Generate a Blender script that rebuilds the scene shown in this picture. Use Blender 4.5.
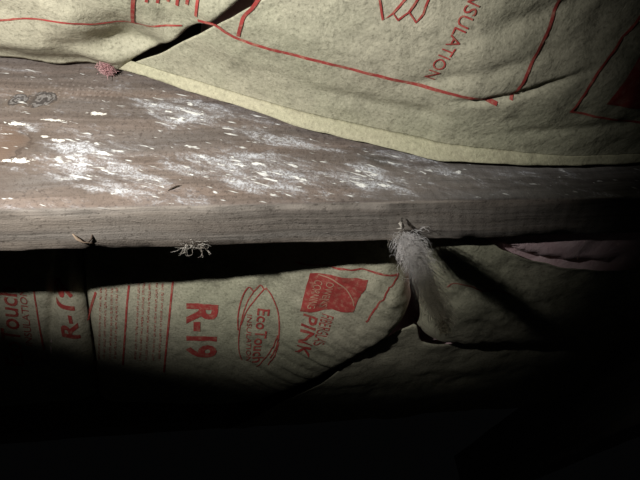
import bpy, bmesh, math, random
import numpy as np
from mathutils import Vector, Matrix

scene = bpy.context.scene
for o in list(bpy.data.objects):
    bpy.data.objects.remove(o)
COL = scene.collection

# ---------------------------------------------------------------- camera, lamp, exposure
cam_data = bpy.data.cameras.new('camera')
cam_data.sensor_fit = 'HORIZONTAL'; cam_data.sensor_width = 36.0
cam_data.lens = 481.0 / 640.0 * 36.0
cam_data.clip_start = 0.01
cam = bpy.data.objects.new('camera', cam_data); COL.objects.link(cam)
cam.matrix_world = Matrix(((0.9929, 0.0290, -0.1151, 0.0),
                           (-0.0764, -0.5861, -0.8067, 0.0),
                           (-0.0908, 0.8097, -0.5797, 0.5),
                           (0, 0, 0, 1)))
scene.camera = cam

world = bpy.data.worlds.new('crawl_space_dark'); scene.world = world
world.use_nodes = True
world.node_tree.nodes['Background'].inputs[0].default_value = (0.9, 0.95, 1.0, 1)
world.node_tree.nodes['Background'].inputs[1].default_value = 0.0012

# the hand lamp: held above and to the left of the lens, its beam on the joist
lamp = bpy.data.lights.new('hand_lamp', 'SPOT')
lamp.energy = 5.9
lamp.color = (1.0, 0.985, 0.95)
lamp.spot_size = 2 * 1.006
lamp.spot_blend = 0.36
lamp.shadow_soft_size = 0.004
lamp_ob = bpy.data.objects.new('hand_lamp', lamp); COL.objects.link(lamp_ob)
AZ, EL, ROLL, FLAT = 0.184, 1.296, -0.90, 1.915     # aim, and a wide flat beam turned on its axis
f = Vector((math.sin(AZ) * math.cos(EL), math.cos(AZ) * math.cos(EL), math.sin(EL)))
r = f.cross(Vector((0, 0, 1))).normalized(); u = r.cross(f)
bx = (r * math.cos(ROLL) + u * math.sin(ROLL)) * FLAT; by = u * math.cos(ROLL) - r * math.sin(ROLL)
lamp_ob.matrix_world = Matrix(((bx.x, by.x, -f.x, -0.18), (bx.y, by.y, -f.y, 0.0), (bx.z, by.z, -f.z, 0.590), (0, 0, 0, 1)))

vs = scene.view_settings
vs.view_transform = 'Standard'; vs.look = 'None'; vs.gamma = 1.0
vs.exposure = 0.0; vs.use_curve_mapping = False

# ---------------------------------------------------------------- shapes of the paper facings
# heights of the sagging insulation, metres, world axes: x along the joist, y across the bays, z up
ZB = 0.6742            # underside of the joists
Y0, Y1 = 0.207, 0.245  # the two sides of the mouldy joist
YF = Y0 + 0.406        # next joist
SUB = ZB + 0.235       # underside of the subfloor

def smooth(a, b, t):
    t = np.clip((t - a) / (b - a), 0, 1)
    return t * t * (3 - 2 * t)

def _hash(i, j, s):
    h = np.sin(i * 127.1 + j * 311.7 + s * 74.7) * 43758.5453
    return h - np.floor(h)

def vnoise(x, y, s=0):
    i, j = np.floor(x), np.floor(y)
    f, g = x - i, y - j
    f = f * f * f * (f * (f * 6 - 15) + 10); g = g * g * g * (g * (g * 6 - 15) + 10)
    a, b = _hash(i, j, s), _hash(i + 1, j, s)
    c, d = _hash(i, j + 1, s), _hash(i + 1, j + 1, s)
    return (a + (b - a) * f) * (1 - g) + (c + (d - c) * f) * g - 0.5

def fbm(x, y, s=0, n=4):
    t, a = 0, 1
    for k in range(n):
        t = t + a * vnoise(x * 2 ** k + k * 7.3, y * 2 ** k + k * 3.1, s + k); a *= 0.5
    return t

def crease(x, y, s=0):            # sharp valleys of crumpled paper
    return -np.abs(fbm(x, y, s, 3))

def dist_poly(x, y, pts):         # distance to a polyline in plan
    d = np.full(np.broadcast(x, y).shape, 9.0)
    for (ax, ay), (bx, by) in zip(pts[:-1], pts[1:]):
        vx, vy = bx - ax, by - ay
        t = np.clip(((x - ax) * vx + (y - ay) * vy) / (vx * vx + vy * vy), 0, 1)
        d = np.minimum(d, np.hypot(x - ax - t * vx, y - ay - t * vy))
    return d

# --- batts in the near bay
EDGE_R = np.array([(-.30, .86), (-.09, .7905), (-.0385, .7642), (.0242, .7333), (.0839, .7104), (.1071, .7015),
                   (.1823, .6953), (.2383, .6985), (.5, .70), (1.2, .70)])
EDGE_L = np.array([(-1., .825), (-.171, .806), (-.131, .798), (-.105, .791), (-.085, .7895), (0.3, .775)])
SLIT = [(-.094, .2065), (-.088, .2015), (-.062, .183), (-.0326, .155), (-.0143, .1373), (.0004, .1246), (.06, .075), (.20, -.04), (.36, -.18)]
_sy = np.array([p[1] for p in SLIT][::-1]); _sx = np.array([p[0] for p in SLIT][::-1])
def slit_x(y): return np.interp(y, _sy, _sx)

_EX = np.linspace(-1, 1.2, 1101)
def _smoothed(E):
    z = np.interp(_EX, E[:, 0], E[:, 1]); k = np.hanning(17); k /= k.sum()
    zp = np.pad(z, 8, mode='edge')
    return np.convolve(zp, k, 'valid')
_ER, _EL = _smoothed(EDGE_R), _smoothed(EDGE_L)

FOLD_R = [(.098, .1655), (.120, .161), (.134, .156), (.150, .147), (.178, .135)]
def z_near_right(x, y):
    t = Y0 - y
    h = np.interp(x, _EX, _ER)
    zf = h + np.interp(x, [-.1, -.03, .03, .10, .16, .22, .3], [.0040, .0055, .0078, .0108, .0050, .0025, .002]) + .0008 * fbm(x * 30, 0 * x, 9)
    far = .728 + .45 * (zf - .728) + .03 * smooth(.06, .26, x)
    k = smooth(.01, .16, t)
    z = zf * (1 - k) + far * k
    z = z - .010 * smooth(.01, .07, t) * smooth(.5, .2, t)
    # long shallow folds running with the sag, and a crumple towards the far end
    u, v = x * .93 + y * .37, -x * .37 + y * .93
    z = z + .0035 * fbm(u * 9, v * 26, 3) * smooth(.008, .05, t)
    z = z + .0040 * crease(u * 13 + 3, v * 34, 8) * smooth(.02, .09, t) * smooth(.02, .14, x)
    fold = dist_poly(x, y, FOLD_R)
    z = z + .0030 * np.exp(-(fold / .0022) ** 2) * smooth(.098, .118, x) * smooth(.178, .150, x)
    for k, (ax, ay, bx, by) in enumerate(((.02, .178, .12, .176), (.06, .165, .16, .125), (.09, .13, .19, .09), (.13, .185, .24, .165))):
        q = dist_poly(x, y, [(ax, ay), (bx, by)])
        z = z + .0016 * np.exp(-(q / .0045) ** 2) * smooth(ax, ax + .03, x) * smooth(bx, bx - .03, x)
    z = z + .0006 * fbm(x * 140, y * 140, 5, 3)
    return z

def flange_near_right(x, v):      # v 0 at the free edge, 1 at the fold: returns y, z
    h = np.interp(x, _EX, _ER)
    y = Y0 - .0050 - .0055 * v + .0014 * fbm(x * 40, v * 2, 21) * (1 - v)
    z_f = z_near_right(x, np.full_like(x, Y0 - .0105))
    zl = h + .0012 * fbm(x * 45, 0 * x, 22)
    return y, zl * (1 - v) + z_f * v

def z_near_left(x, y):
    t = Y0 - y
    h = np.interp(x, _EX, _EL)
    z = h - .013 * smooth(.003, .026, t) - .043 * smooth(.0, .20, t) + .02 * smooth(.2, .39, t)
    s = dist_poly(x, y, SLIT) * np.sign(slit_x(y) - x)
    near = smooth(.05, .004, s) * smooth(.012, .03, t)
    z = z * (1 - near) + (z_near_right(x, y) + .0015) * near
    z = z + .040 * smooth(.0032, -.011, s) + .004 * smooth(.05, .008, s)
    # puckers that run into the slit
    w = smooth(.10, .01, s)
    z = z + .0035 * w * np.sin((x * .95 - y * .45) * 150 + 2.0 * fbm(x * 20, y * 20, 2)) * smooth(-.15, -.02, x + .05)
    z = z + .004 * fbm(x * 12, y * 25, 4) + .0006 * fbm(x * 140, y * 140, 6, 3)
    return z

# --- batts in the far bay
A_L = [(-.130, .245), (-.150, .36), (-.155, .41), (-.162, .46), (-.20, .62)]
A_R = [(.095, .245), (.105, .285), (.115, .32), (.124, .360), (.101, .390), (.074, .420), (.044, .456), (.013, .490), (-.06, .56), (-.10, .62)]
def _px(P): P = np.array(P); return lambda y: np.interp(y, P[:, 1], P[:, 0])
a_left, a_right = _px(A_L), _px(A_R)
C_L = [(.099, .245), (.109, .285), (.119, .32), (.129, .360), (.134, .40), (.134, .62)]
c_left = _px(C_L)
C_B = np.array([(.09, .388), (.152, .392), (.20, .396), (.25, .398), (.9, .40)])   # its rear edge in plan: y over x
C_P = np.array([(.09, .249), (.145, .2535), (.1646, .2655), (.1908, .2762), (.2154, .2816), (.247, .2840), (.278, .2825), (.9, .285)])  # torn front edge of its paper

def sag(x, y):                    # front of the far batts: they hang below the joist towards the middle of the bay
    ys = np.interp(x, [-.20, -.03, .10, .16], [.366, .339, .300, .29]); zs = np.interp(x, [-.20, -.03, .10, .16], [.7165, .7066, .693, .69])
    return zs - .055 * np.tanh((y - ys) / .112) + .055 * smooth(.49, .61, y) + .02 * np.exp(-np.maximum(y - .25, 0) / .012)

def z_a(x, y):
    z = sag(x, y)
    dr = dist_poly(x, y, A_R[3:]); dl = dist_poly(x, y, A_L); df = dist_poly(x, y, A_R[:4])
    z = z + .020 * np.exp(-(dr / .006)) + .012 * np.exp(-dl / .006) + .02 * np.exp(-df / .008)
    u = x * .83 + y * .55; v = -x * .55 + y * .83      # pleats running towards the tucked corner
    w = smooth(-.06, .06, x) * smooth(.13, .03, dr) * smooth(.0, .03, dr)
    z = z + .0095 * w * crease(u * 9, v * 62, 14) + .0030 * fbm(x * 14, y * 14, 11)
    z = z + .0009 * np.sin((x * .8 + y * .6) * 260 + 3 * fbm(x * 15, y * 15, 16)) * smooth(.40, .30, y)
    return z + .0006 * fbm(x * 140, y * 140, 15, 3)

def z_b(x, y):
    z = sag(np.minimum(x, -.15), y)
    dl = dist_poly(x, y, A_L)
    z = z + .018 * np.exp(-dl / .007)
    f1 = dist_poly(x, y, [(-.160, .33), (-.180, .38), (-.195, .43)])
    z = z + .006 * np.exp(-(f1 / .004) ** 2) + .003 * fbm(x * 14, y * 14, 31)
    return z + .0006 * fbm(x * 140, y * 140, 32, 3)

def z_c(x, y):
    z = .681 - .030 * np.tanh((y - .265) / .10) - .002 * smooth(.2, .3, x)
    yb = np.interp(x, C_B[:, 0], C_B[:, 1]); dl = dist_poly(x, y, C_L)
    z = z + .022 * np.exp(-(np.maximum(yb - y, 0)) / .006) + .022 * np.exp(-dl / .008)
    u = x * .9 + y * .4; v = -x * .4 + y * .9
    z = z + .003 * fbm(u * 14, v * 40, 41) + .004 * crease(u * 14, v * 26, 43) 
    return z + .0006 * fbm(x * 140, y * 140, 42, 3)

def z_c_body(x, y):
    z = .679 + .004 * fbm(x * 18, y * 30, 51) - .030 * np.tanh((y - .265) / .10) + .0015 * fbm(x * 90, y * 90, 52)
    return z

def z_d(x, y):
    z = .665 - .022 * np.tanh((y - .42) / .11) + .03 * smooth(.54, .61, y) + 0 * x
    z = z + .006 * fbm(x * 12, y * 18, 61) + .004 * crease(x * 14, y * 20, 63)
    return z + .0006 * fbm(x * 140, y * 140, 62, 3)
PRINT_LINES = [
    ('L', 'printed_line', 0.0012, [(-0.1725, 0.1665), (-0.1485, 0.1644), (-0.1112, 0.1585), (-0.0917, 0.1623), (-0.0727, 0.1608), (-0.0591, 0.1591), (-0.0438, 0.1583)]),
    ('L', 'printed_line', 0.002, [(-0.0639, 0.1326), (-0.0727, 0.1608)]),
    ('L', 'printed_line', 0.0014, [(-0.0291, 0.1262), (-0.0335, 0.1454)]),
    ('L', 'printed_mark', 0.0016, [(-0.0578, 0.1364), (-0.0603, 0.1428)]),
    ('L', 'printed_mark', 0.0016, [(-0.0522, 0.1364), (-0.0547, 0.1437)]),
    ('L', 'printed_mark', 0.0016, [(-0.0455, 0.1337), (-0.0487, 0.1426)]),
    ('L', 'printed_mark', 0.0016, [(-0.04, 0.1305), (-0.0438, 0.1433)]),
    ('L', 'printed_mark', 0.0016, [(-0.0343, 0.1281), (-0.0373, 0.1387)]),
    ('R', 'printed_line', 0.002, [(-0.0233, 0.1442), (-0.01, 0.1507), (0.0222, 0.1531), (0.054, 0.1544), (0.0917, 0.1576), (0.1126, 0.1585), (0.1286, 0.1613)]),
    ('R', 'printed_line', 0.0016, [(0.135, 0.158), (0.1364, 0.1369), (0.1394, 0.1199), (0.1402, 0.1012)]),
    ('R', 'printed_line', 0.0018, [(-0.0109, 0.1487), (-0.0075, 0.1354), (-0.0027, 0.1283), (0.0024, 0.1199)]),
    ('R', 'printed_line', 0.0018, [(-0.032, 0.1444), (-0.0233, 0.1442)]),
    ('R', 'printed_leaf', 0.0011, [(0.054, 0.1054), (0.0599, 0.1226), (0.0639, 0.1186), (0.0667, 0.1214), (0.071, 0.117), (0.0752, 0.1212), (0.0778, 0.1173), (0.0803, 0.1033)]),
    ('R', 'printed_leaf', 0.0011, [(0.0639, 0.1186), (0.0695, 0.1105), (0.0702, 0.1058)]),
    ('R', 'printed_leaf', 0.0011, [(0.071, 0.117), (0.0752, 0.1093), (0.076, 0.104)]),
    ('R', 'printed_line', 0.0014, [(0.1911, 0.1035), (0.1857, 0.1136), (0.1752, 0.1336), (0.1697, 0.1614)]),
    ('R', 'printed_line', 0.0014, [(0.1691, 0.1614), (0.1884, 0.1647), (0.225, 0.1717), (0.2604, 0.1752)]),
    ('A', 'printed_line', 0.0016, [(-0.0744, 0.3426), (-0.0801, 0.3691), (-0.0896, 0.4129), (-0.0959, 0.4428)]),
    ('A', 'printed_line', 0.0016, [(-0.1106, 0.35), (-0.1153, 0.368), (-0.1229, 0.3996), (-0.1319, 0.4366)]),
    ('A', 'printed_line', 0.0018, [(-0.1397, 0.3611), (-0.1466, 0.376), (-0.155, 0.3955)]),
    ('A', 'fine_print', 0.0009, [(-0.1343, 0.3556), (-0.1437, 0.3967), (-0.1549, 0.4394)]),
    ('A', 'fine_print', 0.0009, [(-0.1299, 0.3545), (-0.139, 0.3953), (-0.1485, 0.4338)]),
    ('A', 'fine_print', 0.0009, [(-0.1248, 0.3535), (-0.1336, 0.3944), (-0.1426, 0.4317)]),
    ('A', 'fine_print', 0.0009, [(-0.1207, 0.3529), (-0.1295, 0.3946), (-0.1377, 0.4303)]),
    ('A', 'fine_print', 0.0009, [(-0.1022, 0.3474), (-0.1105, 0.3875), (-0.1199, 0.4307)]),
    ('A', 'fine_print', 0.0009, [(-0.098, 0.3464), (-0.1061, 0.3868), (-0.1155, 0.4306)]),
    ('A', 'fine_print', 0.0009, [(-0.0932, 0.3463), (-0.101, 0.3862), (-0.11, 0.4301)]),
    ('A', 'fine_print', 0.0009, [(-0.0875, 0.3458), (-0.0949, 0.3854), (-0.1037, 0.4295)]),
    ('A', 'fine_print', 0.0009, [(-0.0827, 0.3456), (-0.0898, 0.385), (-0.0983, 0.4292)]),
    ('A', 'logo_outline', 0.0011, [(0.0011, 0.3398), (0.0049, 0.3445), (0.0088, 0.3549), (0.0103, 0.3651), (0.0101, 0.38), (0.0075, 0.3975), (0.002, 0.412)]),
    ('A', 'logo_outline', 0.0011, [(-0.0246, 0.384), (-0.0239, 0.3706), (-0.0215, 0.3581), (-0.0176, 0.3463), (-0.0133, 0.3394), (-0.0095, 0.3433), (-0.0044, 0.3369), (-0.0013, 0.3402), (0.0011, 0.3389)]),
    ('A', 'logo_outline', 0.0009, [(-0.0095, 0.3433), (-0.0157, 0.3556), (-0.0205, 0.3701), (-0.0241, 0.3898), (-0.0251, 0.4073), (-0.0232, 0.4208)]),
    ('A', 'logo_outline', 0.0009, [(-0.0013, 0.3402), (-0.0098, 0.3525), (-0.0169, 0.3638), (-0.0218, 0.3782)]),
    ('A', 'logo_outline', 0.0009, [(0.0093, 0.3805), (0.0049, 0.3972), (-0.0033, 0.4152), (-0.0108, 0.427)]),
    ('A', 'logo_outline', 0.0009, [(0.0101, 0.39), (0.0065, 0.4063), (0.0001, 0.422)]),
    ('A', 'printed_line', 0.0014, [(0.024, 0.3134), (0.0501, 0.3128), (0.0806, 0.3115), (0.1035, 0.3157)]),
    ('A', 'printed_line', 0.0014, [(0.1035, 0.3157), (0.0962, 0.3264), (0.0896, 0.3396), (0.0815, 0.3571)]),
    ('A', 'pale_line', 0.0009, [(0.0412, 0.321), (0.052, 0.3223), (0.0627, 0.3294), (0.0686, 0.3371), (0.0707, 0.3437)]),
    ('B', 'printed_line', 0.0013, [(-0.1894, 0.3615), (-0.1919, 0.3798), (-0.1948, 0.4037), (-0.1974, 0.4213)]),
    ('C', 'printed_line', 0.0009, [(0.1348, 0.3039), (0.1395, 0.2987), (0.1524, 0.3029), (0.1611, 0.3068), (0.1776, 0.3086), (0.1875, 0.3121)]),
]
PRINT_TEXTS = [
    ('R', 'printed_lettering', 'INSULATION', (0.0981, 0.1024), (-0.0115, 0.048), (0.006, 0.0016), 0),
    ('A', 'printed_lettering', 'R-19', (-0.0644, 0.3611), (-0.007, 0.0602), (0.0255, -0.0011), 3),
    ('A', 'printed_lettering', 'EcoTouch', (-0.0068, 0.3579), (-0.0074, 0.0624), (0.0098, -0.0015), 1.2),
    ('A', 'printed_lettering', 'INSULATION', (-0.0161, 0.3653), (-0.0034, 0.0543), (0.0041, -0.0001), 0),
    ('A', 'printed_lettering', 'PINK', (0.0308, 0.3567), (-0.0069, 0.0422), (0.0115, 0.0031), 1.2),
    ('A', 'printed_lettering', 'FIBERGLAS', (0.0455, 0.3551), (-0.0067, 0.0299), (0.0098, 0.0018), 0),
    ('A', 'pale_lettering', 'OWENS', (0.0483, 0.3249), (-0.0054, 0.0237), (0.0061, -0.0), 0),
    ('A', 'pale_lettering', 'CORNING', (0.039, 0.3253), (-0.0059, 0.0249), (0.0063, 0.0006), 0),
    ('B', 'printed_lettering', 'EcoTouch', (-0.2192, 0.4385), (0.016, -0.0783), (-0.0143, -0.0032), 1.0),
    ('B', 'printed_lettering', 'INSULATION', (-0.2046, 0.4151), (0.0088, -0.0533), (-0.0055, -0.0012), 0),
    ('B', 'printed_lettering', 'R-19', (-0.1644, 0.4104), (0.0038, -0.052), (-0.0131, -0.0058), 2.2),
]
PRINT_BLOCKS = [
    ('R', 'printed_block', [(0.1863, 0.1555), (0.1942, 0.1309), (0.2022, 0.1148), (0.2385, 0.1446), (0.2457, 0.1641), (0.2132, 0.1599)]),
    ('A', 'printed_block', [(0.0349, 0.3205), (0.0579, 0.3188), (0.0795, 0.3184), (0.0784, 0.3246), (0.0754, 0.3322), (0.0728, 0.3399), (0.0703, 0.3496), (0.0615, 0.3507), (0.0535, 0.3504), (0.0422, 0.3534), (0.0275, 0.3549), (0.0306, 0.3401)]),
]

SHEETS = {'L': z_near_left, 'R': z_near_right, 'A': z_a, 'B': z_b, 'C': z_c}

# ---------------------------------------------------------------- materials
class NT:
    def __init__(self, name):
        self.m = bpy.data.materials.new(name); self.m.use_nodes = True
        self.t = self.m.node_tree; self.b = self.t.nodes['Principled BSDF']
    def n(self, kind, **kw):
        d = self.t.nodes.new(kind)
        for k, v in kw.items():
            setattr(d, k, v)
        return d
    def put(self, sock, v):
        if isinstance(v, bpy.types.NodeSocket): self.t.links.new(v, sock)
        elif isinstance(v, (tuple, list)) and sock.type == 'RGBA' and len(v) == 3: sock.default_value = (*v, 1)
        else: sock.default_value = v
    def math(self, op, a, b=0.0, c=None):
        d = self.n('ShaderNodeMath', operation=op)
        self.put(d.inputs[0], a); self.put(d.inputs[1], b)
        if c is not None: self.put(d.inputs[2], c)
        return d.outputs[0]
    def ramp(self, x, a, b, lo=0.0, hi=1.0):
        d = self.n('ShaderNodeMapRange', interpolation_type='SMOOTHSTEP')
        for k, v in zip(('Value', 'From Min', 'From Max', 'To Min', 'To Max'), (x, a, b, lo, hi)): self.put(d.inputs[k], v)
        return d.outputs[0]
    def noise(self, vec, scale, detail=3.0, rough=0.55, dist=0.0):
        d = self.n('ShaderNodeTexNoise'); self.put(d.inputs['Vector'], vec)
        d.inputs['Scale'].default_value = scale; d.inputs['Detail'].default_value = detail
        d.inputs['Roughness'].default_value = rough; d.inputs['Distortion'].default_value = dist
        return d.outputs['Fac']
    def mix(self, f, a, b):
        d = self.n('ShaderNodeMix', data_type='RGBA')
        self.put(d.inputs['Factor'], f); self.put(d.inputs[6], a); self.put(d.inputs[7], b)
        return d.outputs[2]
    def xyz(self):
        p = self.n('ShaderNodeTexCoord').outputs['Object']
        s = self.n('ShaderNodeSeparateXYZ'); self.put(s.inputs[0], p)
        return p, s.outputs[0], s.outputs[1], s.outputs[2]
    def vec(self, x, y, z):
        d = self.n('ShaderNodeCombineXYZ')
        for i, v in enumerate((x, y, z)): self.put(d.inputs[i], v)
        return d.outputs[0]
    def bump(self, h, strength=0.3, dist=0.001):
        d = self.n('ShaderNodeBump'); d.inputs['Strength'].default_value = strength
        d.inputs['Distance'].default_value = dist; self.put(d.inputs['Height'], h)
        self.put(self.b.inputs['Normal'], d.outputs[0])
    def done(self, col, rough=0.8, spec=0.3):
        self.put(self.b.inputs['Base Color'], col); self.put(self.b.inputs['Roughness'], rough)
        self.b.inputs['Specular IOR Level'].default_value = spec
        return self.m

def paper_colour(k, tone, dark):
    p, x, y, z = k.xyz()
    big = k.noise(p, 9.0, 3.0)
    st = k.noise(k.vec(k.math('MULTIPLY', x, 14.0), k.math('MULTIPLY', y, 30.0), z), 1.0, 4.0, 0.6, 0.6)
    spk = k.noise(p, 520.0, 4.0, 0.65)
    smg = k.noise(p, 60.0, 5.0, 0.7, 0.6)
    fib = k.noise(p, 900.0, 2.0, 0.6)
    c = k.mix(k.ramp(big, 0.35, 0.65), tone, tuple(a * b for a, b in zip(tone, (0.86, 0.9, 0.86))))
    c = k.mix(k.ramp(st, 0.52, 0.75, 0, 0.45), c, dark)
    c = k.mix(k.ramp(spk, 0.52, 0.68, 0, 0.6), c, dark)
    c = k.mix(k.ramp(smg, 0.5, 0.7, 0, 0.45), c, tuple(v * 1.1 for v in dark))
    c = k.mix(k.ramp(spk, 0.47, 0.36, 0, 0.35), c, tuple(min(1, a * 1.35) for a in tone))
    return p, c, fib, spk

def paper_mat(name, tone, dark):
    k = NT(name)
    p, c, fib, spk = paper_colour(k, tone, dark)
    cr = k.noise(p, 55.0, 4.0, 0.65, 0.4)
    h = k.math('ADD', k.math('MULTIPLY', cr, 1.2), k.math('ADD', k.math('MULTIPLY', spk, 0.25), k.math('MULTIPLY', fib, 0.1)))
    k.bump(h, 0.55, 0.002)
    return k.done(c, 0.72, 0.25)

KRAFT = paper_mat('kraft_paper', (0.41, 0.383, 0.285), (0.15, 0.14, 0.10))
KRAFT_FLANGE = paper_mat('kraft_paper_flange', (0.44, 0.405, 0.285), (0.24, 0.215, 0.15))

def ink_mat(name, tone, worn):
    k = NT(name)
    p, x, y, z = k.xyz()
    w = k.noise(p, 260.0, 4.0, 0.7)
    b = k.noise(p, 40.0, 2.0)
    c = k.mix(k.ramp(b, 0.3, 0.7), tone, tuple(a * 0.8 for a in tone))
    c = k.mix(k.ramp(w, 0.45, 0.74, 0.0, 0.65), c, worn)
    return k.done(c, 0.65, 0.25)

RED = ink_mat('red_ink', (0.37, 0.055, 0.048), (0.42, 0.25, 0.17))
PALE = ink_mat('unprinted_paper', (0.46, 0.30, 0.20), (0.45, 0.12, 0.10))

def fibre_mat(name, a, b, rough=0.9):
    k = NT(name)
    p, x, y, z = k.xyz()
    n1 = k.noise(p, 45.0, 5.0, 0.7, 0.8); n2 = k.noise(p, 420.0, 3.0, 0.7, 1.5)
    c = k.mix(k.ramp(n1, 0.35, 0.65), a, b)
    k.bump(k.math('ADD', n1, k.math('MULTIPLY', n2, 0.3)), 0.5, 0.0025)
    return k.done(c, rough, 0.1)
PINK = fibre_mat('pink_fibreglass', (0.72, 0.50, 0.52), (0.84, 0.64, 0.65))
PINK_BIT = fibre_mat('pink_fluff', (0.60, 0.34, 0.34), (0.78, 0.54, 0.52))
GREY_FLUFF = fibre_mat('grey_fluff', (0.66, 0.63, 0.61), (0.82, 0.79, 0.77))
DIRTY_FLUFF = fibre_mat('dirty_fluff', (0.42, 0.37, 0.31), (0.60, 0.56, 0.50))

def plain_wood(name, a, b, axis='x'):
    k = NT(name)
    p, x, y, z = k.xyz()
    along, across = (x, y) if axis == 'x' else (y, x)
    g = k.noise(k.vec(k.math('MULTIPLY', along, 7.0), k.math('MULTIPLY', across, 130.0), k.math('MULTIPLY', z, 130.0)), 1.0, 5.0, 0.6, 0.5)
    bl = k.noise(p, 16.0, 4.0)
    c = k.mix(k.ramp(g, 0.3, 0.7), a, b)
    c = k.mix(k.ramp(bl, 0.5, 0.75, 0, 0.5), c, tuple(v * 0.55 for v in a))
    k.bump(g, 0.4, 0.001)
    return k.done(c, 0.85, 0.2)
OLD_WOOD = plain_wood('old_joist_wood', (0.20, 0.165, 0.135), (0.30, 0.26, 0.22))
BEAM_WOOD = plain_wood('grey_beam_wood', (0.26, 0.25, 0.23), (0.36, 0.34, 0.31), 'y')
BOARD_WOOD = plain_wood('subfloor_wood', (0.28, 0.21, 0.14), (0.36, 0.28, 0.19), 'y')
SPLINTER = plain_wood('splinter_wood', (0.17, 0.12, 0.085), (0.28, 0.21, 0.15))
DARK_SPLINTER = plain_wood('dark_splinter', (0.06, 0.045, 0.035), (0.12, 0.09, 0.07))

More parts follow.
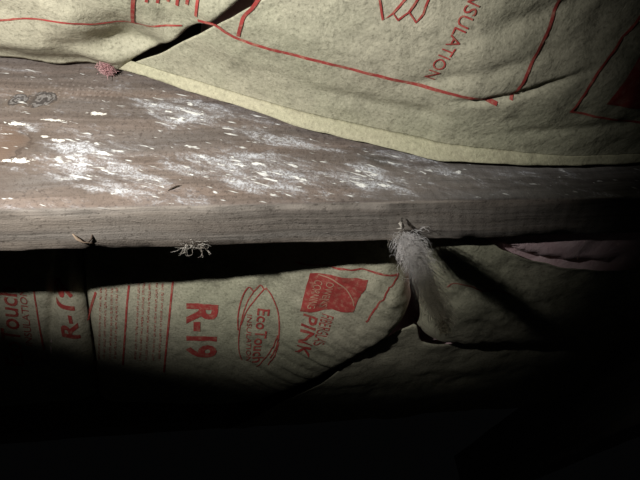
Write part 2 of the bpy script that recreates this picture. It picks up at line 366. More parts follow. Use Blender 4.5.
def mouldy_wood():
    k = NT('mouldy_joist_wood')
    p, x, y, z = k.xyz()
    M, A = k.math, 'ADD'
    # distance along the section: down the side, then across the underside
    zz = M('SUBTRACT', z, ZB); yy = M('SUBTRACT', y, Y0)
    s = M('SUBTRACT', zz, yy)
    side = k.ramp(M('SUBTRACT', zz, M('MULTIPLY', yy, 1.0)), -0.0015, 0.0015)
    warp = k.noise(p, 12.0, 2.0)
    sg = M(A, s, M('MULTIPLY', warp, 0.009))
    # grain
    g = k.noise(k.vec(M('MULTIPLY', x, 8.0), M('MULTIPLY', sg, 170.0), 0.0), 1.0, 5.0, 0.62, 0.4)
    band = k.noise(k.vec(M('MULTIPLY', x, 3.5), M('MULTIPLY', sg, 38.0), 2.0), 1.0, 3.0, 0.5, 0.6)
    stain = k.noise(p, 17.0, 4.0, 0.6, 0.5)
    warm, cool = (0.205, 0.157, 0.13), (0.15, 0.13, 0.118)
    c = k.mix(k.ramp(band, 0.35, 0.66), warm, cool)
    c = k.mix(k.ramp(g, 0.44, 0.62, 0, 0.6), c, (0.10, 0.078, 0.065))
    c = k.mix(k.ramp(k.noise(p, 420.0, 4.0, 0.75), 0.50, 0.64, 0, 0.65), c, (0.065, 0.05, 0.044))
    c = k.mix(k.ramp(stain, 0.48, 0.68, 0, 0.65), c, (0.115, 0.09, 0.075))
    # underside: greyer, weathered
    low = k.mix(k.ramp(band, 0.35, 0.65), (0.38, 0.35, 0.315), (0.31, 0.26, 0.215))
    low = k.mix(k.ramp(g, 0.4, 0.72, 0, 0.6), low, (0.12, 0.10, 0.085))
    low = k.mix(k.ramp(k.noise(p, 300.0, 3.0, 0.7), 0.56, 0.68, 0, 0.6), low, (0.09, 0.075, 0.06))
    c = k.mix(k.ramp(M(A, x, M('MULTIPLY', stain, 0.1)), 0.07, 0.22, 0, 0.75), c, k.mix(k.ramp(g, 0.4, 0.65), (0.17, 0.165, 0.155), (0.09, 0.085, 0.08)))
    c = k.mix(side, low, c)
    def blob(cx, cz, rx, rz, soft=1.0, ang=0.0):
        ca, sa = math.cos(ang), math.sin(ang)
        dx = M('SUBTRACT', x, cx); dz = M('SUBTRACT', s, cz - ZB)
        u = M('DIVIDE', M(A, M('MULTIPLY', dx, ca), M('MULTIPLY', dz, sa)), rx)
        v = M('DIVIDE', M('SUBTRACT', M('MULTIPLY', dz, ca), M('MULTIPLY', dx, sa)), rz)
        return M('SQRT', M(A, M('MULTIPLY', u, u), M('MULTIPLY', v, v)))
    # knots at the left end
    wob = M('MULTIPLY', M('SUBTRACT', k.noise(p, 110.0, 4.0, 0.65), 0.5), 2.2)
    wob2 = M('MULTIPLY', M('SUBTRACT', k.noise(p, 420.0, 4.0, 0.7), 0.5), 4.5)
    for cx, cz, rx, rz, an in ((-0.1385, 0.765, 0.0085, 0.0062, 0.35), (-0.1515, 0.7645, 0.0055, 0.0045, 0.7)):
        d = M(A, blob(cx, cz, rx, rz, 1, an), wob)
        ring = M('SINE', M('MULTIPLY', M(A, d, M('MULTIPLY', k.noise(p, 260.0, 3.0), 0.8)), 11.0))
        kc = k.mix(k.ramp(ring, -0.4, 0.9), (0.06, 0.052, 0.048), (0.19, 0.175, 0.165))
        c = k.mix(k.ramp(d, 2.6, 1.0, 0, 0.55), c, (0.15, 0.115, 0.09))
        c = k.mix(k.ramp(d, 1.08, 0.92), c, kc)
        c = k.mix(M('MULTIPLY', k.ramp(d, 0.85, 1.0), k.ramp(d, 1.2, 1.02)), c, (0.06, 0.05, 0.045))
    d = M(A, blob(-0.157, 0.7235, 0.022, 0.017, 1, 0.1), M('MULTIPLY', wob, 0.5))
    c = k.mix(k.ramp(d, 1.3, 0.5, 0, 0.6), c, (0.155, 0.10, 0.07))
    c = k.mix(M('MULTIPLY', k.ramp(d, 0.9, 1.0), k.ramp(d, 1.12, 1.02, 0, 0.7)), c, (0.07, 0.052, 0.042))
    # dark streak on the right hand
    d = M(A, blob(0.072, 0.708, 0.014, 0.0035, 1, -0.25), wob)
    c = k.mix(k.ramp(d, 1.3, 0.4, 0, 0.8), c, (0.07, 0.06, 0.05))
    # mould: hazy film in patches and crisp white flecks, streaked on a slant
    ang = math.radians(-17)
    u = M(A, M('MULTIPLY', x, math.cos(ang)), M('MULTIPLY', s, math.sin(ang)))
    v = M('SUBTRACT', M('MULTIPLY', s, math.cos(ang)), M('MULTIPLY', x, math.sin(ang)))
    patch = None
    for cx, cz, rx, rz, w in ((-0.098, 0.712, 0.032, 0.020, 1.0), (-0.075, 0.690, 0.036, 0.012, 0.75), (-0.048, 0.752, 0.040, 0.014, 0.95),
                              (-0.005, 0.700, 0.052, 0.017, 1.0), (0.062, 0.694, 0.030, 0.013, 1.1), (0.02, 0.722, 0.04, 0.010, 0.6),
                              (0.105, 0.700, 0.05, 0.014, 0.55), (-0.01, 0.742, 0.03, 0.010, 0.55), (-0.15, 0.735, 0.02, 0.010, 0.35), (0.17, 0.69, 0.06, 0.014, 0.3)):
        q = k.ramp(blob(cx, cz, rx, rz, 1, math.radians(-14)), 1.5, 0.1, 0, w)
        patch = q if patch is None else M('MAXIMUM', patch, q)
    film = k.noise(k.vec(M('MULTIPLY', u, 38.0), M('MULTIPLY', v, 120.0), 4.0), 1.0, 6.0, 0.72, 0.5)
    grit = k.noise(p, 800.0, 3.0, 0.75)
    f1 = M('MULTIPLY', k.ramp(M(A, film, M('MULTIPLY', patch, 0.20)), 0.57, 0.80), k.ramp(grit, 0.40, 0.60, 0.12, 1.0))
    flk2 = k.noise(k.vec(M('MULTIPLY', u, 70.0), M('MULTIPLY', v, 330.0), 17.0), 1.0, 2.5, 0.5, 0.2)
    flk = k.noise(k.vec(M('MULTIPLY', u, 95.0), M('MULTIPLY', v, 290.0), 9.0), 1.0, 3.0, 0.55, 0.3)
    f2 = k.ramp(M(A, flk, M('MULTIPLY', patch, 0.13)), 0.69, 0.76)
    f2 = M('MAXIMUM', f2, k.ramp(M(A, flk2, M('MULTIPLY', patch, 0.06)), 0.665, 0.73, 0, 0.8))
    thin = M('MULTIPLY', k.ramp(M(A, film, M('MULTIPLY', patch, 0.30)), 0.50, 0.9, 0, 0.45), k.ramp(grit, 0.38, 0.62, 0.4, 1.0))
    only = M('MULTIPLY', side, 1.0)
    c = k.mix(M('MULTIPLY', thin, only), c, (0.46, 0.45, 0.47))
    c = k.mix(M('MULTIPLY', M('MULTIPLY', f1, only), 0.85), c, (0.64, 0.66, 0.70))
    c = k.mix(M('MULTIPLY', M('MULTIPLY', f2, only), 0.95), c, (0.84, 0.84, 0.81))
    # a few thick white scabs near the left end
    for cx, cz, rx, rz in ((-0.136, 0.7105, 0.0052, 0.0018), (-0.1435, 0.7105, 0.002, 0.0013), (-0.1465, 0.7415, 0.006, 0.0012), (-0.1015, 0.751, 0.0045, 0.0014),
                           (-0.128, 0.7305, 0.0022, 0.0009), (-0.126, 0.745, 0.006, 0.0009), (-0.119, 0.727, 0.0035, 0.0012)):
        d = M(A, blob(cx, cz, rx, rz, 1, -0.12), wob2)
        c = k.mix(k.ramp(d, 1.1, 0.8, 0, 0.9), c, (0.78, 0.76, 0.70))
    ml = M('MULTIPLY', k.ramp(M('SINE', M(A, M('MULTIPLY', x, 1700.0), M('MULTIPLY', wob, 2.2))), 0.1, 0.9), k.ramp(M('SINE', M('MULTIPLY', M(A, s, M('MULTIPLY', x, 0.12)), 1400.0)), -0.2, 0.7))
    ml = M('MULTIPLY', ml, k.ramp(blob(-0.115, 0.772, 0.045, 0.014, 1, -0.12), 1.2, 0.3, 0, 0.2))
    c = k.mix(ml, c, (0.46, 0.40, 0.36))
    # faint milling marks towards the top
    mill = M('SINE', M('MULTIPLY', M(A, x, M('MULTIPLY', s, 0.35)), 900.0))
    k.bump(M(A, M(A, M('MULTIPLY', g, 0.9), M('MULTIPLY', f2, 0.5)), M(A, M('MULTIPLY', grit, 0.35), M('MULTIPLY', mill, 0.05))), 0.55, 0.0016)
    return k.done(c, 0.85, 0.2)
MOULDY = mouldy_wood()

# ---------------------------------------------------------------- mesh helpers
def obj(name, verts, faces, mat, parent=None, smooth_shade=True):
    me = bpy.data.meshes.new(name); me.from_pydata([tuple(map(float, v)) for v in verts], [], faces); me.update()
    if smooth_shade: me.polygons.foreach_set('use_smooth', [True] * len(me.polygons))
    me.materials.append(mat)
    o = bpy.data.objects.new(name, me); COL.objects.link(o)
    if parent: attach(o, parent)
    return o

def attach(o, parent):
    o.parent = parent
    o.matrix_parent_inverse = Matrix.Translation(parent.location).inverted()

def thing(name, label, cat, loc, group=None):
    o = bpy.data.objects.new(name, None); COL.objects.link(o); o.location = loc
    o.empty_display_size = 0.02
    return tag(o, label, cat, group)

def tag(o, label, cat, group=None, kind=None):
    o['label'] = label; o['category'] = cat
    if group: o['group'] = group
    if kind: o['kind'] = kind
    return o

def grid_faces(r, c):
    return [(i * c + j, (i + 1) * c + j, (i + 1) * c + j + 1, i * c + j + 1) for i in range(r - 1) for j in range(c - 1)]

def grid_obj(name, X, Y, Z, mat, parent, thick=0.0005):
    r, c = X.shape
    o = obj(name, np.stack([X, Y, Z], -1).reshape(-1, 3), grid_faces(r, c), mat, parent)
    if thick:
        # faces must look down, the thickness goes up into the batt
        me = o.data
        if me.polygons[0].normal.z > 0: me.flip_normals()
        s = o.modifiers.new('paper_thickness', 'SOLIDIFY'); s.thickness = thick; s.offset = -1
    return o

def closed_body(name, X, Y, Zlow, top, mat, parent):
    r, c = X.shape; n = r * c
    lo = np.stack([X, Y, Zlow], -1).reshape(-1, 3); hi = np.stack([X, Y, np.maximum(Zlow + 0.01, top)], -1).reshape(-1, 3)
    f = grid_faces(r, c)
    faces = [t[::-1] for t in f] + [tuple(i + n for i in t) for t in f]
    ring = [(0, j) for j in range(c)] + [(i, c - 1) for i in range(1, r)] + [(r - 1, j) for j in range(c - 2, -1, -1)] + [(i, 0) for i in range(r - 2, 0, -1)]
    ids = [i * c + j for i, j in ring]
    for a, b in zip(ids, ids[1:] + ids[:1]): faces.append((a, b, b + n, a + n))
    o = obj(name, np.vstack([lo, hi]), faces, mat, parent)
    bm = bmesh.new(); bm.from_mesh(o.data); bmesh.ops.recalc_face_normals(bm, faces=bm.faces); bm.to_mesh(o.data); bm.free()
    return o

def axis(*segs):                     # (start, end, step) runs joined into one ascending array
    a = [np.arange(s, e - 1e-9, st) for s, e, st in segs] + [np.array([segs[-1][1]])]
    return np.concatenate(a)

def plank(name, x0, x1, y0, y1, z0, z1, mat, along='x', n=120, wob=0.0006, bev=0.0022, parent=None, seed=0):
    # sawn timber: rounded, slightly uneven arrises; cross section swept along its length
    if along == 'x': a0, a1, b0, b1 = x0, x1, y0, y1
    else: a0, a1, b0, b1 = y0, y1, x0, x1
    sec = []
    for cx, cz, st in ((b0 + bev, z0 + bev, 180), (b1 - bev, z0 + bev, 270), (b1 - bev, z1 - bev, 0), (b0 + bev, z1 - bev, 90)):
        for q in range(4):
            t = math.radians(st + 30 * q); sec.append((cx + bev * math.cos(t), cz + bev * math.sin(t)))
    full = []
    for (p, q) in zip(sec, sec[1:] + sec[:1]):
        d = math.hypot(q[0] - p[0], q[1] - p[1]); k = max(1, int(d / 0.008))
        full += [(p[0] + (q[0] - p[0]) * i / k, p[1] + (q[1] - p[1]) * i / k) for i in range(k)]
    m = len(full); L = np.linspace(a0, a1, n)
    sb = np.array([p[0] for p in full]); sz = np.array([p[1] for p in full])
    A, B = np.meshgrid(L, sb, indexing='ij'); _, Zs = np.meshgrid(L, sz, indexing='ij')
    cb, cz = (b0 + b1) / 2, (z0 + z1) / 2
    ar = np.arange(m)[None, :]
    w = wob * (fbm(A * 22, ar * 0.45 + 0 * A, 70 + seed) * 1.6 + fbm(A * 120, ar * 0.9 + 0 * A, 75 + seed, 2) * 0.5)
    B = B + w * np.sign(B - cb); Zs = Zs + w * np.sign(Zs - cz)
    P = np.stack([A, B, Zs] if along == 'x' else [B, A, Zs], -1).reshape(-1, 3)
    faces = [(i * m + j, i * m + (j + 1) % m, (i + 1) * m + (j + 1) % m, (i + 1) * m + j) for i in range(n - 1) for j in range(m)]
    faces += [tuple(range(m))[::-1], tuple(range((n - 1) * m, n * m))]
    o = obj(name, P, faces, mat, parent)
    bm = bmesh.new(); bm.from_mesh(o.data); bmesh.ops.recalc_face_normals(bm, faces=bm.faces); bm.to_mesh(o.data); bm.free()
    return o

def strands_mesh(name, paths, radius, mat, parent=None):
    V, Fc = [], []
    for path in paths:
        n = len(path)
        for i, p in enumerate(path):
            p = Vector(p); t = (Vector(path[min(i + 1, n - 1)]) - Vector(path[max(i - 1, 0)]))
            if t.length < 1e-9: t = Vector((0, 0, 1))
            t.normalize(); a = t.orthogonal().normalized(); b = t.cross(a)
            r = radius * (0.35 if i in (0, n - 1) else 1.0)
            for q in range(3):
                an = q * 2.0944; V.append(p + a * (r * math.cos(an)) + b * (r * math.sin(an)))
        o0 = len(V) - 3 * n
        for i in range(n - 1):
            for q in range(3):
                Fc.append((o0 + 3 * i + q, o0 + 3 * i + (q + 1) % 3, o0 + 3 * i + 3 + (q + 1) % 3, o0 + 3 * i + 3 + q))
    return obj(name, V, Fc, mat, parent)

# ---------------------------------------------------------------- the frame of the floor overhead
ceil = []
bw = 0.14
subfloor = bpy.data.objects.new('ceiling', None); COL.objects.link(subfloor); subfloor.location = (0, 0.2, SUB); subfloor['kind'] = 'structure'
proto = None
for i in range(9):
    x0 = -0.62 + i * bw
    if proto is None:
        proto = plank('board', 0, bw - 0.002, -0.25, 0.95, SUB, SUB + 0.019, BOARD_WOOD, 'y', n=12, parent=None); b = proto
    else:
        b = proto.copy(); COL.objects.link(b)
    b.location = (x0, 0, 0); b.parent = subfloor; b.matrix_parent_inverse = Matrix.Translation(subfloor.location).inverted()

joist = plank('floor_joist', -0.62, 0.64, Y0, Y1, ZB, SUB - 0.0005, MOULDY, 'x', n=420, wob=0.0007, bev=0.0018)
tag(joist, 'brown wooden floor joist streaked with white mould, crossing the whole picture', 'joist')
joist2 = plank('floor_joist', -0.62, 0.64, YF, YF + 0.038, ZB, SUB - 0.0005, OLD_WOOD, 'x', n=160, seed=3)
tag(joist2, 'dark floor joist in the shadow behind the printed insulation, at the bottom', 'joist')
beam = plank('support_beam', 0.343, 0.381, -0.25, 0.95, ZB - 0.080, ZB - 0.0008, BEAM_WOOD, 'y', n=140, seed=5)
tag(beam, 'dim grey wooden beam slanting through the dark lower right corner', 'beam')

# ---------------------------------------------------------------- insulation batts
def batt(label, at, group='paper faced insulation batts'):
    return thing('insulation_batt', label, 'insulation', at, group)

TOP = SUB - 0.003
# near bay, left hand
bL = batt('tan paper insulation batt at the top left, in front of the diagonal slit', (-0.3, 0.1, 0.78))
ys = axis((-0.16, 0.05, 0.01), (0.05, Y0 - 0.0035, 0.002))
w = np.concatenate([-axis((0, 0.2, 0.002), (0.2, 0.52, 0.01))[::-1]])
Yg, Wg = np.meshgrid(ys, w, indexing='ij'); Xg = slit_x(Yg) + 0.016 + Wg
grid_obj('paper_facing', Xg, Yg, z_near_left(Xg, Yg), KRAFT, bL)
Xs, Ysx = Xg[::4, ::4], Yg[::4, ::4]; Xs = Xs - 0.030
closed_body('fibreglass_filling', Xs, Ysx, z_near_left(Xs, Ysx) + 0.004, TOP, PINK, bL)
# near bay, right hand
bR = batt('large tan insulation batt sagging over the joist, its lettering reading insulation', (0.2, 0.1, 0.73))
ys = axis((-0.16, 0.05, 0.01), (0.05, Y0 - 0.0105, 0.002))
w = axis((0, 0.42, 0.002), (0.42, 0.62, 0.01))
Yg, Wg = np.meshgrid(ys, w, indexing='ij'); Xg = slit_x(Yg) + Wg
grid_obj('paper_facing', Xg, Yg, z_near_right(Xg, Yg), KRAFT, bR)
Xs, Ysx = Xg[::4, ::4] + 0.035, Yg[::4, ::4] - 0.001
closed_body('fibreglass_filling', Xs, Ysx, z_near_right(Xs, Ysx) + 0.004, TOP, PINK, bR)
xs = axis((slit_x(Y0) - 0.001, 0.42, 0.002), (0.42, 0.62, 0.01))
Vg, Xg = np.meshgrid(np.linspace(0, 1, 7), xs, indexing='ij')
Yf, Zf = flange_near_right(Xg, Vg)
fl = grid_obj('stapling_flange', Xg, Yf, Zf, KRAFT_FLANGE, bR, 0.0004)
fl['label'] = 'paler folded paper edge'
# far bay: the R-19 batt, the one left of it, the torn one on the right, the one behind
bA = batt('insulation batt below the joist printed with R-19 and a red block', (-0.02, 0.4, 0.70))
ys = axis((Y1 + 0.003, 0.48, 0.002), (0.48, YF - 0.004, 0.006))
u = np.linspace(0, 1, 150)
Yg, Ug = np.meshgrid(ys, u, indexing='ij'); Xg = a_left(Yg) + 0.0006 + Ug * (a_right(Yg) - a_left(Yg) - 0.001)
grid_obj('paper_facing', Xg, Yg, z_a(Xg, Yg), KRAFT, bA)
Xs, Ysx = Xg[::4, 8:-14:5], Yg[::4, 8:-14:5]
closed_body('fibreglass_filling', Xs, Ysx, z_a(Xs, Ysx) + 0.004, TOP, PINK, bA)
bB = batt('insulation batt at the far left below the joist, red lettering running upwards', (-0.3, 0.4, 0.70))
w = -axis((0, 0.16, 0.002), (0.16, 0.46, 0.01))[::-1]
Yg, Wg = np.meshgrid(ys, w, indexing='ij'); Xg = a_left(Yg) - 0.0006 + Wg
grid_obj('paper_facing', Xg, Yg, z_b(Xg, Yg), KRAFT, bB)
Xs, Ysx = Xg[::4, :-2:5], Yg[::4, :-2:5]
closed_body('fibreglass_filling', Xs, Ysx, z_b(Xs, Ysx) + 0.004, TOP, PINK, bB)
bC = batt('crumpled insulation batt on the right, paper torn back from pink fibreglass', (0.3, 0.33, 0.69))
xr = np.concatenate([np.linspace(0, 0.30, 150), np.linspace(0.31, 0.50, 20)])
v = np.linspace(0, 1, 75)
Vg, Wg = np.meshgrid(v, xr, indexing='ij')
Xg = 0.100 + Wg
yp = np.interp(Xg, C_P[:, 0], C_P[:, 1]) + 0.0012 * fbm(Xg * 60, 0 * Xg, 44); yb = np.interp(Xg, C_B[:, 0], C_B[:, 1])
Yg = yp + Vg * (yb - yp); Xg = np.maximum(Xg, c_left(Yg) + 0.0006 + Wg * 0.86)
Zc = z_c(Xg, Yg) - 0.0045 * np.exp(-Vg / 0.06) * smooth(0.14, 0.19, Xg)      # torn edge curls down
grid_obj('paper_facing', Xg, Yg, Zc, KRAFT, bC)
Yb = (Y1 + 0.004) + Vg * (yb - Y1 - 0.026); Xb = np.maximum(0.105 + Wg, c_left(Yb) + 0.004 + Wg * 0.86)
zb_ = np.where(Yb > np.interp(Xb, C_P[:, 0], C_P[:, 1]) - 0.004, z_c(Xb, Yb) + 0.004, z_c_body(Xb, Yb))
closed_body('fibreglass_filling', Xb[::2, ::3], Yb[::2, ::3], zb_[::2, ::3], TOP, PINK, bC)['label'] = 'bare pink fibreglass'
bD = batt('dim unprinted insulation batt tucked behind the R-19 batt, lower right', (0.3, 0.5, 0.73))
D_LO = np.array([(-.10, .622), (-.06, .564), (.013, .494), (.044, .460), (.074, .424), (.101, .393), (.112, .379), (.127, .367), (.136, .394)] + [(x, y + .004) for x, y in C_B[1:]])
Vg, Xg = np.meshgrid(np.linspace(0, 1, 60), axis((-0.055, 0.36, 0.003), (0.36, 0.62, 0.01)), indexing='ij')
ylo = np.interp(Xg, D_LO[:, 0], D_LO[:, 1]); ylo = np.minimum(ylo, YF - 0.006)
Yg = ylo + Vg * (YF - 0.004 - ylo)
grid_obj('paper_facing', Xg, Yg, z_d(Xg, Yg), KRAFT, bD)
Xs, Ysx = Xg[10::4, 44::4], Yg[10::4, 44::4]
closed_body('fibreglass_filling', Xs, Ysx, z_d(Xs, Ysx) + 0.004, TOP, PINK, bD)
OWNER = {'L': bL, 'R': bR, 'A': bA, 'B': bB, 'C': bC}

# ---------------------------------------------------------------- print on the paper
def lay_print(name, bm, sheet, mat, lift=0.00045, step=0.0017):
    # cut the flat figure along a fine lattice so that it can follow the paper, then lay it on
    co = [v.co for v in bm.verts]
    if not co: bm.free(); return
    for ax in (0, 1):
        lo, hi = min(c[ax] for c in co), max(c[ax] for c in co)
        q = math.ceil(lo / step) * step
        while q < hi:
            no = (1, 0, 0) if ax == 0 else (0, 1, 0); pt = (q, 0, 0) if ax == 0 else (0, q, 0)
            bmesh.ops.bisect_plane(bm, geom=bm.verts[:] + bm.edges[:] + bm.faces[:], dist=1e-7, plane_co=pt, plane_no=no)
            q += step
    bm.verts.ensure_lookup_table()
    X = np.array([v.co.x for v in bm.verts]); Yv = np.array([v.co.y for v in bm.verts])
    Zv = SHEETS[sheet](X, Yv)
    e = 0.0008
    nx = (SHEETS[sheet](X + e, Yv) - SHEETS[sheet](X - e, Yv)) / (2 * e); ny = (SHEETS[sheet](X, Yv + e) - SHEETS[sheet](X, Yv - e)) / (2 * e)
    ln = np.sqrt(nx * nx + ny * ny + 1)
    for i, vt in enumerate(bm.verts):
        vt.co = (X[i] + lift * nx[i] / ln[i], Yv[i] + lift * ny[i] / ln[i], Zv[i] - lift / ln[i])
    bmesh.ops.recalc_face_normals(bm, faces=bm.faces)
    for f in bm.faces:
        f.smooth = True
        if f.normal.z > 0: f.normal_flip()
    me = bpy.data.meshes.new(name); bm.to_mesh(me); bm.free(); me.materials.append(mat)
    o = bpy.data.objects.new(name, me); COL.objects.link(o); attach(o, OWNER[sheet])
    return o

def curve_points(pts, per=8):        # smooth curve through the given points
    P = [np.array(p, float) for p in pts]
    if len(P) < 3: return P
    P = [2 * P[0] - P[1]] + P + [2 * P[-1] - P[-2]]; out = []
    for i in range(1, len(P) - 2):
        for k in range(per):
            t = k / per; a, b, c, d = P[i - 1], P[i], P[i + 1], P[i + 2]
            out.append(0.5 * (2 * b + (c - a) * t + (2 * a - 5 * b + 4 * c - d) * t * t + (3 * b - a - 3 * c + d) * t ** 3))
    return out + [P[-2]]

def ribbon(pts, width):
    bm = bmesh.new(); n = len(pts); vs_ = []
    for i, p in enumerate(pts):
        t = pts[min(i + 1, n - 1)] - pts[max(i - 1, 0)]; t = t / (np.hypot(*t) + 1e-12); nn = np.array((-t[1], t[0])) * width / 2
        vs_.append((bm.verts.new((*(p + nn), 0)), bm.verts.new((*(p - nn), 0))))
    for a, b in zip(vs_[:-1], vs_[1:]): bm.faces.new((a[0], a[1], b[1], b[0]))
    return bm

def tiny_type(pts, height, seed):        # rows of small strokes, too small to read
    rg = random.Random(seed); bm = bmesh.new()
    P = curve_points(pts, 40); seg = [np.hypot(*(q - p)) for p, q in zip(P[:-1], P[1:])]; cum = np.concatenate([[0], np.cumsum(seg)])
    X = np.array([p[0] for p in P]); Yp = np.array([p[1] for p in P])
    at = lambda d: np.array((np.interp(d, cum, X), np.interp(d, cum, Yp)))
    d = 0.0
    def bar(c, a, b, la, lb):
        bm.faces.new([bm.verts.new((*(c + a * i * la / 2 + b * j * lb / 2), 0)) for i, j in ((-1, -1), (1, -1), (1, 1), (-1, 1))])
    while d < cum[-1] - 0.002:
        word = rg.randint(3, 9)
        for q in range(word):
            if d > cum[-1] - 0.002: break
            t = at(d + 0.0005) - at(d); t = t / (np.hypot(*t) + 1e-12); n = np.array((-t[1], t[0])); c = at(d)
            bar(c, n, t, height, 0.00042)
            if rg.random() < 0.6: bar(c + t * 0.0005 + n * height * rg.choice((-0.38, 0, 0.38)), n, t, 0.0004, 0.0009)
            d += rg.uniform(0.0011, 0.0016)
        d += 0.0012
    return bm

SHARP = {'printed_leaf'}
tiny = 0
for sheet, name, width, pts in PRINT_LINES:
    if name == 'fine_print':
        tiny += 1
        lay_print(name, tiny_type(pts, 0.0017, tiny), sheet, RED, 0.00045, 1.0); continue
    P = [np.array(p) for p in pts] if (name in SHARP or len(pts) < 3) else curve_points(pts)
    mat = PALE if name == 'pale_line' else RED
    lay_print(name, ribbon(P, width), sheet, mat, 0.0008 if name == 'pale_line' else 0.00045)

for sheet, name, pts in PRINT_BLOCKS:
    bm = bmesh.new()
    f = bm.faces.new([bm.verts.new((*p, 0)) for p in pts]); bmesh.ops.triangulate(bm, faces=[f])
    lay_print(name, bm, sheet, RED)

def text_bm(string, bold):
    cu = bpy.data.curves.new('lettering', 'FONT'); cu.body = string; cu.resolution_u = 3; cu.offset = 0.012 * bold
    cu.fill_mode = 'FRONT'
    t = bpy.data.objects.new('lettering', cu); COL.objects.link(t)
    bpy.context.view_layer.update()
    dg = bpy.context.evaluated_depsgraph_get()
    me = bpy.data.meshes.new_from_object(t.evaluated_get(dg))
    bm = bmesh.new(); bm.from_mesh(me)
    bpy.data.objects.remove(t); bpy.data.curves.remove(cu); bpy.data.meshes.remove(me)
    return bm

for sheet, name, string, o, adv, up, bold in PRINT_TEXTS:
    bm = text_bm(string, bold)
    xa, xb = min(v.co.x for v in bm.verts), max(v.co.x for v in bm.verts); yb_ = max(v.co.y for v in bm.verts)
    for v_ in bm.verts:
        a, b = (v_.co.x - xa) / (xb - xa), v_.co.y / yb_
        v_.co = (o[0] + adv[0] * a + up[0] * b, o[1] + adv[1] * a + up[1] * b, 0)
    bmesh.ops.remove_doubles(bm, verts=bm.verts, dist=1e-6)
    pale = name == 'pale_lettering'
    lay_print(name, bm, sheet, PALE if pale else RED, 0.0008 if pale else 0.00045)

# ---------------------------------------------------------------- fluff and debris on the joist
rng = random.Random(5)
def wisp(path, r0, r1, count, segs, step, radius_bias=1.0, top=1.6, wander=0.55):
    # fibres that start in a clump along the path and wander off downwards
    C = curve_points(path, 8); n = len(C); out = []
    for i in range(count):
        a = rng.random() ** top
        f = a * (n - 1); k = min(int(f), n - 2); c = C[k] + (C[k + 1] - C[k]) * (f - k)
        r = r0 + (r1 - r0) * a
        g = Vector((rng.gauss(0, 1), rng.gauss(0, 1), rng.gauss(0, 0.8))) * (0.42 * r * radius_bias)
        p = Vector(c) + g
        d = Vector(C[k + 1] - C[k]).normalized() + Vector((rng.gauss(0, 1), rng.gauss(0, 1), rng.gauss(0, 1))) * 0.8
        d.normalize(); pts = [p.copy()]
        for s_ in range(segs - 1):
            t = Vector(C[min(k + 1 + s_ // 2, n - 1)] - C[min(k + s_ // 2, n - 2)])
            if t.length > 1e-9: t.normalize()
            d = (d + t * 0.32 + Vector((rng.gauss(0, 1), rng.gauss(0, 1), rng.gauss(0, 1))) * wander).normalized()
            p = p + d * step; p.z = min(p.z, path[0][2] + 0.0005); pts.append(p.copy())
        out.append(pts)
    return out

tuft = thing('fibreglass_tuft', 'long grey wisp of fluff hanging down from the joist edge', 'fluff', (0.093, 0.240, ZB))
P0 = [(0.0895, 0.2400, ZB - 0.001), (0.0900, 0.2385, ZB - 0.010), (0.0912, 0.237, ZB - 0.020), (0.0928, 0.2365, ZB - 0.032), (0.0938, 0.236, ZB - 0.044), (0.0962, 0.2355, ZB - 0.058)]
h = strands_mesh('fibre_mass', wisp(P0, 0.0072, 0.0024, 2600, 9, 0.0016, 1.0, 1.15, 0.36), 0.00009, GREY_FLUFF, tuft); h['kind'] = 'stuff'
loose = strands_mesh('loose_fibres', wisp(P0, 0.0120, 0.006, 130, 9, 0.0015, 1.0, 1.1, 0.6), 0.00006, GREY_FLUFF, tuft); loose['kind'] = 'stuff'
P1 = [(0.0940, 0.236, ZB - 0.046), (0.0962, 0.2355, ZB - 0.060), (0.0962, 0.235, ZB - 0.068)]
tip = strands_mesh('matted_tip', wisp(P1, 0.0030, 0.0016, 320, 6, 0.0012, 1.0, 1.0), 0.00010, DIRTY_FLUFF, tuft); tip['kind'] = 'stuff'

bit = thing('pink_fluff', 'small pink fibreglass lump caught where the two upper batts meet', 'fluff', (-0.101, 0.2035, 0.790))
Pp = [(-0.1045, 0.2015, 0.7905), (-0.1005, 0.2005, 0.7895), (-0.0985, 0.2010, 0.7875)]
f_ = strands_mesh('fibre_mass', wisp(Pp, 0.0040, 0.0030, 900, 6, 0.0007, 1.0, 1.0, 0.9), 0.00010, PINK_BIT, bit); f_['kind'] = 'stuff'
f_ = strands_mesh('loose_thread', [[(-0.1, 0.2015, 0.788), (-0.0995, 0.2025, 0.784), (-0.0985, 0.203, 0.7795)]], 0.0002, PINK_BIT, bit)

def sliver(name, label, group, pts, r, mat, cat='splinter'):
    V, Fc = [], []; P = [Vector(p) for p in pts]; n = len(P)
    for i, p in enumerate(P):
        t = (P[min(i + 1, n - 1)] - P[max(i - 1, 0)]).normalized(); a = t.orthogonal().normalized(); b = t.cross(a)
        k = r * (1 - 0.8 * abs(2 * i / (n - 1) - 0.8))
        for q in range(5):
            an = q * 1.2566 + i * 0.3; V.append(p + a * (k * math.cos(an) * (1 + 0.3 * math.sin(q * 3 + i))) + b * (k * 0.6 * math.sin(an)))
    for i in range(n - 1):
        for q in range(5): Fc.append((5 * i + q, 5 * i + (q + 1) % 5, 5 * i + 5 + (q + 1) % 5, 5 * i + 5 + q))
    Fc += [tuple(range(5))[::-1], tuple(range(5 * n - 5, 5 * n))]
    return tag(obj(name, V, Fc, mat), label, cat, group)

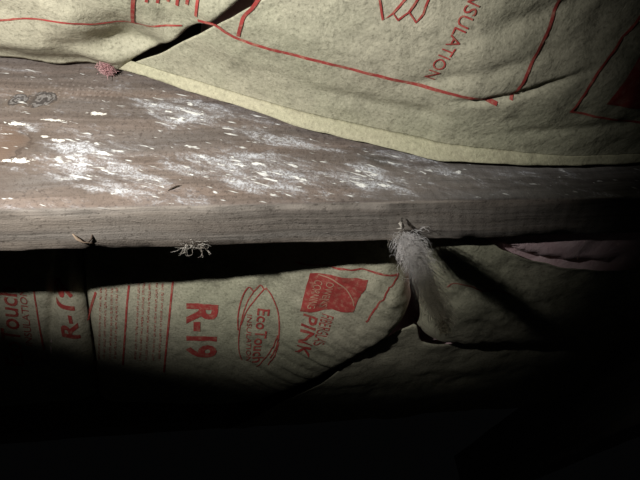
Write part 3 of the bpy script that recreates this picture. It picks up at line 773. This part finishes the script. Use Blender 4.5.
G = 'splinters on the joist'
zs = ZB - 0.0004
sliver('wood_splinter', 'brown curled splinter on the joist underside near its left end', G,
       [(-0.108, 0.2290, zs), (-0.106, 0.2315, zs - 0.0015), (-0.1035, 0.234, zs - 0.0025), (-0.1000, 0.2365, zs - 0.001), (-0.0985, 0.2385, zs - 0.0005)], 0.0011, SPLINTER)
sliver('wood_splinter', 'short dark splinter crossing the curled brown one near the left end', G,
       [(-0.0975, 0.2295, zs), (-0.0985, 0.2325, zs - 0.0012), (-0.1010, 0.2355, zs - 0.0012), (-0.1035, 0.239, zs - 0.0008)], 0.0010, DARK_SPLINTER)
sliver('wood_splinter', 'dark sliver stuck flat on the mouldy joist side near its lower arris', G,
       [(-0.0525, Y0 - 0.0004, 0.6855), (-0.0502, Y0 - 0.0010, 0.6868), (-0.0480, Y0 - 0.0011, 0.6882), (-0.0452, Y0 - 0.0004, 0.6896)], 0.0009, DARK_SPLINTER)
sliver('wood_chip', 'pale chip standing on the joist underside beside the grey wisp', G,
       [(0.0830, 0.2215, zs), (0.0815, 0.2235, zs - 0.0025), (0.0835, 0.2265, zs - 0.0035), (0.0805, 0.2310, zs - 0.001)], 0.0022, DIRTY_FLUFF, 'wood chip')

def tangle(label, c, spread, count, r, mat, seed):
    rg = random.Random(seed)
    t = thing('fibre_tangle', label, 'fluff', c)
    paths = []
    for i in range(count):
        p = Vector(c) + Vector((rg.uniform(-1, 1) * spread[0], rg.uniform(-1, 1) * spread[1], 0)); d = Vector((rg.gauss(0, 1), rg.gauss(0, 0.6), -abs(rg.gauss(0.5, 0.5)))).normalized()
        pts = [p.copy()]
        for s_ in range(7):
            d = (d + Vector((rg.gauss(0, 0.7), rg.gauss(0, 0.7), rg.gauss(-0.05, 0.5)))).normalized(); p = p + d * spread[2]
            p.z = min(p.z, c[2] + 0.0005); pts.append(p.copy())
        paths.append(pts)
    m_ = strands_mesh('fibre_mass', paths, r, mat, t); m_['kind'] = 'stuff'
    return t
tangle('pale tangle of fibres hanging off the joist edge left of the middle', (-0.0425, 0.2435, ZB - 0.0004), (0.0055, 0.0015, 0.0016), 40, 0.00010, DIRTY_FLUFF, 3)
tangle('small brown tangle of fibres at the foot of the grey wisp, on the joist', (0.0835, 0.2405, ZB - 0.0004), (0.003, 0.002, 0.0014), 30, 0.00010, DIRTY_FLUFF, 8)
